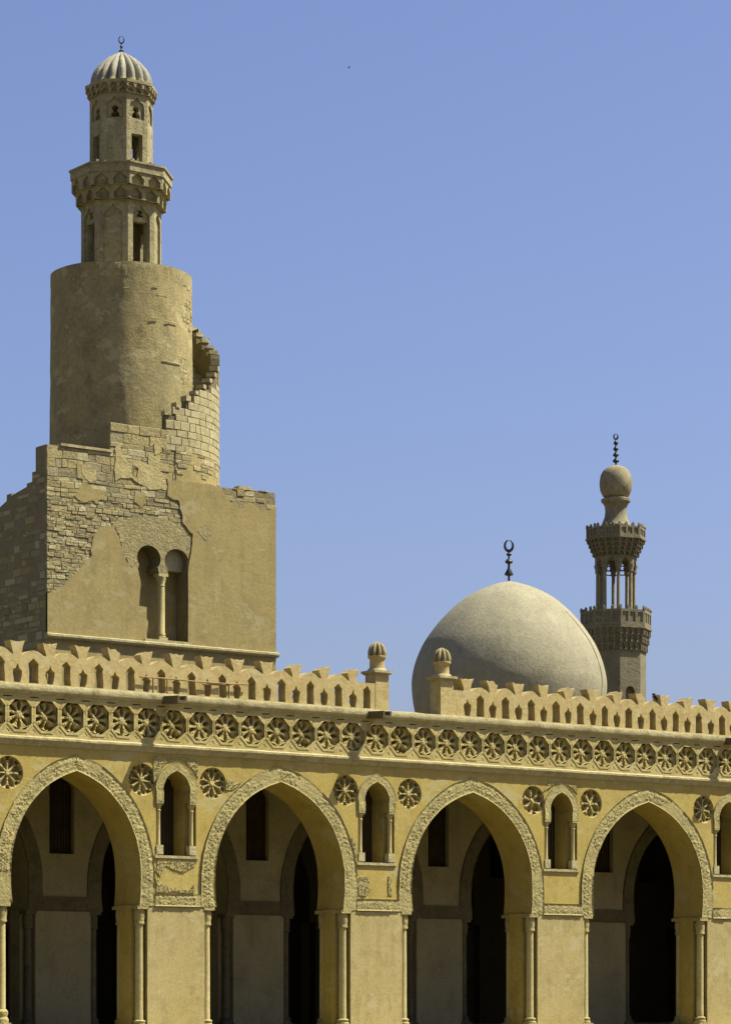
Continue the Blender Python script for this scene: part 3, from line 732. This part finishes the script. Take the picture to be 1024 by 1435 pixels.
def trefoil(c, z, w, h): return [(c-w,z),(c-w*.9,z+h*.3),(c-w*.35,z+h*.5),(c-w*.75,z+h*.62),(c-w*.7,z+h*.85),(c-w*.2,z+h*.9),(c,z+h),(c+w*.2,z+h*.9),(c+w*.7,z+h*.85),(c+w*.75,z+h*.62),(c+w*.35,z+h*.5),(c+w*.9,z+h*.3),(c+w,z)]
mkm = octf(CX, CY, 0.)
zb = Z1 + .03
q = M(); R1 = 1.64
octa_wall(q, mkm, R1, zb, 33.62, lambda k: [keel(.40, zb+.02, 32.9, 33.42)], 0, .1)
octa_wall(q, mkm, R1, zb, 33.62, lambda k: ([[(-.33,zb+.02),(-.33,32.78),(.33,32.78),(.33,zb+.02)]] if k % 2 == 0 else []) + [trefoil(0, 32.95, .16, .3)] if k % 2 == 0 else [], .1, .4)
octa_wall(q, mkm, R1+.05, 33.5, 33.56, d0=0., d1=.1)
q.build('lower_lantern', OCT, mina)
# muqarnas cornice carrying the gallery
def muqarnas(cx, cy, rot, R0, R1_, z0, z1, tiers, per, mat_, parent, name):
    q = M(); mk = octf(cx, cy, rot)
    for i in range(tiers):
        r = lerp(R0, R1_, ((i+1)/tiers)**.8); a, b = lerp(z0,z1,i/tiers), lerp(z0,z1,(i+1)/tiers); n = per
        hw = r*math.sin(PI/8); cw = 2*hw/n
        off = 0 if i % 2 == 0 else .5
        H = []
        for j in range(n):
            c = -hw + (j+.5)*cw
            H.append([(c-cw*.36,a+.005),(c-cw*.38,a+(b-a)*.45),(c-cw*.15,a+(b-a)*.75),(c,a+(b-a)*.9),(c+cw*.15,a+(b-a)*.75),(c+cw*.38,a+(b-a)*.45),(c+cw*.36,a+.005)])
        octa_wall(q, mk, r, a, b, lambda k: H, 0, max(.1, (R1_-R0)/tiers+.06))
        q.lathe([(lerp(R0,R1_,(i/tiers)**.8)-.03,a),(r-.09,b)], 8, (cx,cy,0), a0=R_(rot+22.5))
    return q.build(name, mat_, parent)
muqarnas(CX, CY, 0., 1.62, 2.03, 33.58, 34.62, 2, 2, OCT, mina, 'muqarnas_cornice')
q = M(); octa_wall(q, mkm, 2.08, 34.6, 34.98, lambda k: [], 0, .14)
q.lathe([(2.0,34.7),(2.0,34.8)], 8, (CX,CY,0), a0=R_(22.5))
octa_wall(q, mkm, 2.14, 34.93, 35.0, lambda k: [], 0, .2)
for k in range(8):
    for u in (-.6,-.2,.2,.6):
        x_, y_, z_ = mkm(k, 2.1)(u + random.uniform(-.05,.05), 34.99, .07)
        if random.random() < .45: q.box(x_-.05,x_+.05,y_-.05,y_+.05,34.98,35.03+random.random()*.07)
q.build('gallery_parapet', OCT, mina)
q = M(); R2 = 1.29
octa_wall(q, mkm, R2, 34.8, 38.0, lambda k: [keel(.34, 36.95, 37.45, 37.82)] + ([[(-.26,34.85),(-.26,36.35),(.26,36.35),(.26,34.85)]] if k in (0,2,3,4,5,6) else []), 0, .08)
octa_wall(q, mkm, R2, 34.8, 36.9, lambda k: [], -.012, .02, faces=())
octa_wall(q, mkm, R2, 34.8, 38.0, lambda k: ([[(-.26,34.85),(-.26,36.35),(.26,36.35),(.26,34.85)]] if k in (0,2,3,4,5,6) else []) + [trefoil(0, 37.0, .19, .5)], .08, .3)
# matching door hole in the outer skin is cut by splitting that skin
q.build('upper_lantern', OCT, mina)
muqarnas(CX, CY, 0., 1.30, 1.46, 37.96, 38.36, 2, 3, OCT, mina, 'muqarnas_cornice')
q = M(); octa_wall(q, mkm, 1.48, 38.34, 38.46, d0=0, d1=.2); q.lathe([(1.35,38.3),(1.3,38.44)], 8, (CX,CY,0), a0=R_(22.5))
ribbed([(1.36,38.42),(1.32,38.48),(1.26,38.62)], 18, .16, 288, (CX,CY,0), q)
q.build('dome_drum', OCT, mina)
q = ribbed([(1.27,38.6),(1.25,38.78),(1.17,39.0),(1.04,39.22),(.86,39.42),(.62,39.63),(.36,39.79),(.13,39.92),(.03,39.99)], 18, .2, 288, (CX,CY,0))
q.build('ribbed_dome', RIBDOME, mina, 60)
def crescent(m, c, r, th, view=None):
    pts = [(c[0] + .6*r*math.sin(a), c[1] - .45*r*math.sin(a), c[2] - r*math.cos(a)) for a in [R_(lerp(-171,171,i/24)) for i in range(25)]]
    m.tube(pts, [th*(.35 + .65*math.cos((i/24-.5)*PI)) for i in range(25)], 8)
q = M(); q.lathe([(.04,39.9),(.1,39.96),(.11,40.0),(.035,40.06),(.03,40.12),(.07,40.18),(.025,40.24),(.025,40.32)], 12, (CX,CY,0)); crescent(q, (CX,CY,40.46), .14, .028)
q.build('finial', BRONZE, mina, 50)

# ------------------------------------------------------------------ big dome
DX, DY = 52.47, 57.29
maus = thing('domed_mausoleum', 'large smooth pale grey dome rising behind the right parapet', 'dome')
HZ = 1396.
prof_px = [(130,1012),(132,1000),(134.5,988),(136.5,968),(136,952),(131.5,931),(122.5,908),(112.5,891),(101.5,876),(90,863),(77,850.5),(64,840),(50,831.5),(38,825.8),(27,821.5),(16,818),(7,815.8),(2.5,814.6)]
dprof = [(r/25., (HZ-y)/25. + 1.72) for r, y in prof_px]
cr_ = crom(dprof, 5)
q = M(); q.lathe(cr_, 160, (DX,DY,0), rf=lambda r, z, a: r + .045*nz(math.sin(a)*1.6, math.cos(a)*1.6, z*.25) + .015*nz(math.sin(a)*6, math.cos(a)*6, z)); q.build('dome_shell', DOME, maus, 60)
q = M(); q.lathe([(5.15,13.),(5.15,17.0),(5.3,17.05),(5.3,17.2),(5.18,17.22)], 96, (DX,DY,0)); q.build('drum', DOME, maus, 40)
q = M(); q.box(DX-6,DX+6,DY-6,DY+6,0,13.0); q.box(DX-6.15,DX+6.15,DY-6.15,DY+6.15,12.99,13.4); q.build('tomb_chamber', MIN2, maus)
cab = R_(36.77 - 90 + 90)  # camera-facing longitude
def onshell(az, t, off): r, z = cr_[t]; return (DX + (r+off)*math.sin(az), DY - (r+off)*math.cos(az), z)
AZ = R_(61.5) - R_(36.77)
q = M(); q.tube([onshell(AZ + .10*math.sin(t*.09), t, .012) for t in range(2, 46)], .018, 6); q.build('lightning_cable', BRONZE, maus, 60)
ztop = dprof[-1][1]
q = M(); q.lathe([(.06,ztop-.1),(.06,ztop+.28),(.24,ztop+.34),(.25,ztop+.4),(.08,ztop+.72),(.06,ztop+.95),(.19,ztop+1.02),(.22,ztop+1.1),(.15,ztop+1.2),(.05,ztop+1.28),(.05,ztop+1.4),(.14,ztop+1.46),(.15,ztop+1.52),(.05,ztop+1.62),(.05,ztop+1.74)], 16, (DX,DY,0))
crescent(q, (DX,DY,ztop+2.0), .30, .085); q.build('finial', BRONZE, maus, 50)

# ------------------------------------------------------------------ slender minaret
SX, SY = 65.296, 62.687
sl = thing('slender_minaret', 'slender stone minaret with open columned lantern and bulb top', 'minaret')
ZS = lambda y: (HZ-y)/23.256 + 1.72
ROT = 3. - 36.77 + 22.5          # vertices turned 3 degrees right of the line of sight
mks = octf(SX, SY, ROT)
RS = 1.83
q = M()
arched = [(-.32,19.2)] + [(-.32,ZS(973))] + [(-.32*math.cos(t),ZS(973)+.32*math.sin(t)) for t in [PI*k/8 for k in range(1,8)]] + [(.32,ZS(973)),(.32,19.2)]
octa_wall(q, mks, RS, 0, 24.0, lambda k: [[(u, v) for u, v in arched]] if k % 2 == 0 else [], 0, .3)
q.lathe([(1.45,0),(1.45,23.6)], 8, (SX,SY,0), a0=R_(ROT+22.5)); q.build('shaft', MIN2, sl)
muqarnas(SX, SY, ROT, 1.82, 2.12, ZS(915), ZS(883), 3, 4, MIN2, sl, 'muqarnas_cornice')
def balcony(R, zlo, zhi, name, spikes, zsp):
    q = M(); hw = R*math.sin(PI/8)
    H = []
    zz0, zz1 = lerp(zlo,zhi,.3), lerp(zlo,zhi,.85)
    for j in (-1, 0, 1):
        c = j*hw*.62; w_ = hw*.22
        H.append([(c-w_,zz0),(c-w_,zz1),(c+w_,zz1),(c+w_,zz0)])
    octa_wall(q, mks, R, zlo, zhi, lambda k: H, 0, .1)
    octa_wall(q, mks, R, zlo, zhi-.02, lambda k: [], .06, .16)
    octa_wall(q, mks, R+.05, zlo-.03, zlo+.07, lambda k: [], 0, .2)
    q.lathe([(R-.15,zlo-.02),(R-.15,zlo+.1)], 8, (SX,SY,0), a0=R_(ROT+22.5))
    for k in range(8):
        for j in range(spikes):
            u = -hw + (j+.02)*2*hw/spikes
            f_ = mks(k, R)
            P = [(u-.07,zhi-.01),(u-.09,zhi+zsp*.5),(u,zhi+zsp),(u+.09,zhi+zsp*.5),(u+.07,zhi-.01)]
            q.prism(P, (), .01, .12, xf=f_)
    return q.build(name, MIN2, sl)
balcony(2.15, ZS(884), ZS(859), 'lower_gallery', 3, .26)
# eight columns
RC = 1.10
zc0, zc1 = ZS(881), ZS(800)
q = M(); q.lathe([(.16,zc0),(.16,zc0+.15),(.115,zc0+.25),(.105,zc1-.1),(.105,zc1)], 14); cme = q.mesh('column', BULB, 40)
q = M(); q.lathe([(.12,zc1-.2),(.17,zc1-.12),(.15,zc1),(.22,zc1+.22),(.22,zc1+.3)], 14); kme = q.mesh('capital', MIN2, 40)
for k in range(8):
    ph = R_(ROT + 22.5 + 45*k)
    o = put('column', cme, sl, (SX + RC*math.sin(ph), SY - RC*math.cos(ph), 0)); put('capital', kme, o)
q = M()
for zz in (ZS(797), ZS(803)):
    ring = [(SX + RC*math.sin(R_(ROT+22.5+45*k)), SY - RC*math.cos(R_(ROT+22.5+45*k)), zz) for k in range(9)]
    for a_, b_ in zip(ring, ring[1:]): q.tube([a_, b_], .035, 6)
q.build('tie_rods', BRONZE, sl)
# arches over the columns, then stalactite cornice
q = M(); RA = 1.27; za0, za1 = ZS(800)+.2, ZS(781)
hw = RA*math.sin(PI/8)
def arch_panel(k):
    return [(-hw, za0)] + [(-hw*.55, za0)] + [(-x, z) for x, z in crom([(hw*.55,za0),(hw*.5,lerp(za0,za1,.35)),(hw*.28,lerp(za0,za1,.62)),(0,lerp(za0,za1,.85))], 4)][1:] + [(x, z) for x, z in reversed(crom([(hw*.55,za0),(hw*.5,lerp(za0,za1,.35)),(hw*.28,lerp(za0,za1,.62)),(0,lerp(za0,za1,.85))], 4)[:-1])] + [(hw, za0), (hw, za1), (-hw, za1)]
for k in range(8): q.prism(arch_panel(k), (), 0, .24, xf=mks(k, RA))
q.lathe([(1.1,za1-.1),(1.1,za1+.1)], 8, (SX,SY,0), a0=R_(ROT+22.5))
q.build('arched_crown', MIN2, sl)
muqarnas(SX, SY, ROT, 1.26, 1.76, za1, ZS(757), 4, 3, MIN2, sl, 'muqarnas_cornice')
balcony(1.80, ZS(758), ZS(742), 'upper_gallery', 3, .24)
q = M(); q.lathe([(.9,ZS(752)),(.92,ZS(737)),(.86,ZS(735.5)),(.80,ZS(732)),(.68,ZS(725)),(.64,ZS(717)),(.67,ZS(710)),(.78,ZS(705.5)),(.88,ZS(703.5)),(.89,ZS(700)),(.74,ZS(698.5)),(.70,ZS(697.5))], 40, (SX,SY,0)); q.build('neck', BULB, sl, 40)
q = M(); q.lathe([(.66,ZS(698.5)),(.80,ZS(695)),(.93,ZS(688)),(.985,ZS(680)),(.97,ZS(672.5)),(.9,ZS(665.5)),(.76,ZS(659.5)),(.55,ZS(655.5)),(.3,ZS(653)),(.1,ZS(651.6))], 48, (SX,SY,0), rf=lambda r,z,a: r*(1+.012*nz(math.sin(a)*4,math.cos(a)*4,z*3))); q.build('bulb', BULB, sl, 50)
z_ = ZS(652); q = M(); pr = [(.06,z_-.1)]
for i in range(4):
    b = z_ + .14 + i*.36; s_ = 1.1 - i*.1
    pr += [(.055,b),(.17*s_,b+.06),(.18*s_,b+.13),(.10*s_,b+.24),(.05,b+.28)]
q.lathe(pr, 14, (SX,SY,0)); crescent(q, (SX,SY,z_+1.74), .16, .06); q.build('finial', BRONZE, sl, 50)

# ------------------------------------------------------------------ birds
def bird(name, label, loc, flying):
    t = thing(name, label, 'bird'); t.location = loc
    b = M()
    if flying:
        b.tube([(-.28,0,-.02),(-.2,0,-.01),(0,0,0),(.16,0,.03),(.24,0,.045),(.3,0,.04)], [.02,.05,.075,.06,.04,.008], 10); b.build('body', FEATHER, t, 60)
        for s in (-1,1):
            q = M(); P = [(.12,0),(.1,.2),(-.02,.48),(-.2,.72),(-.16,.45),(-.12,.2),(-.12,0)]
            q.prism([(x, y) for x, y in P], (), 0, .014, xf=lambda u, v, d, s=s: (u, s*v, d + .35*v)); q.build('wing', FEATHER, t)
    else:
        b.tube([(-.2,0,.02),(-.1,0,.08),(0,0,.13),(.07,0,.2),(.09,0,.26),(.13,0,.27),(.17,0,.26)], [.015,.04,.07,.06,.04,.035,.006], 10)
        b.tube([(0,.02,0),(0,.02,.1)], .008, 5); b.tube([(0,-.02,0),(0,-.02,.1)], .008, 5); b.build('body', FEATHER, t, 60)
    return t
fb_ = bird('bird', 'tiny dark bird flying alone high in the blue sky', (96.6, 132.2, 81.9), True); fb_.scale = (.42, .42, .42)
bd = bird('bird', 'small dark bird perched on the parapet near the slender minaret', (11.2, .2, 10.93), False)
bd.rotation_euler = (0,0,R_(120))

# ------------------------------------------------------------------ light, sky, camera
EL, AZF = 58., 57.
sv = Vector((math.sin(R_(AZF))*math.cos(R_(EL)), -math.cos(R_(AZF))*math.cos(R_(EL)), math.sin(R_(EL))))
L = bpy.data.lights.new('sun', 'SUN'); L.energy = 5.; L.angle = R_(.5); L.color = (1., .945, .82)
lo = bpy.data.objects.new('sun', L); C.objects.link(lo); lo.rotation_euler = sv.to_track_quat('Z', 'Y').to_euler(); lo.location = (30,-40,60)
W = bpy.data.worlds.new('World'); bpy.context.scene.world = W; W.use_nodes = True
n = W.node_tree.nodes; l = W.node_tree.links
bg = n['Background']; sky = n.new('ShaderNodeTexSky'); sky.sky_type = 'NISHITA'; sky.sun_disc = False
sky.sun_elevation = R_(EL); sky.sun_rotation = math.atan2(sv.x, sv.y); sky.altitude = 30; sky.air_density = 1.0; sky.dust_density = 2.5; sky.ozone_density = 6.
tint = n.new('ShaderNodeMix'); tint.data_type = 'RGBA'; tint.blend_type = 'MULTIPLY'; tint.inputs['Factor'].default_value = 1.
tint.inputs['B'].default_value = (1.11, .985, 1.09, 1)
l.new(sky.outputs[0], tint.inputs['A']); l.new(tint.outputs['Result'], bg.inputs[0]); bg.inputs[1].default_value = .060

th = math.atan(4000/5354)
cam = bpy.data.cameras.new('camera'); co = bpy.data.objects.new('camera', cam); C.objects.link(co)
co.location = (-49.729, -66.079, 1.72); co.rotation_euler = (PI/2, 0, -th)
cam.sensor_fit = 'HORIZONTAL'; cam.sensor_width = 36; cam.lens = 36*4000/1024; cam.shift_y = (1396-717.5)/1024
cam.clip_start = 1; cam.clip_end = 20000
sc = bpy.context.scene; sc.camera = co
sc.view_settings.view_transform = 'Standard'; sc.view_settings.look = 'None'; sc.view_settings.exposure = 1.2; sc.view_settings.gamma = 1.
sc.render.engine = 'CYCLES'; sc.cycles.use_denoising = True; sc.cycles.max_bounces = 8; sc.cycles.diffuse_bounces = 5
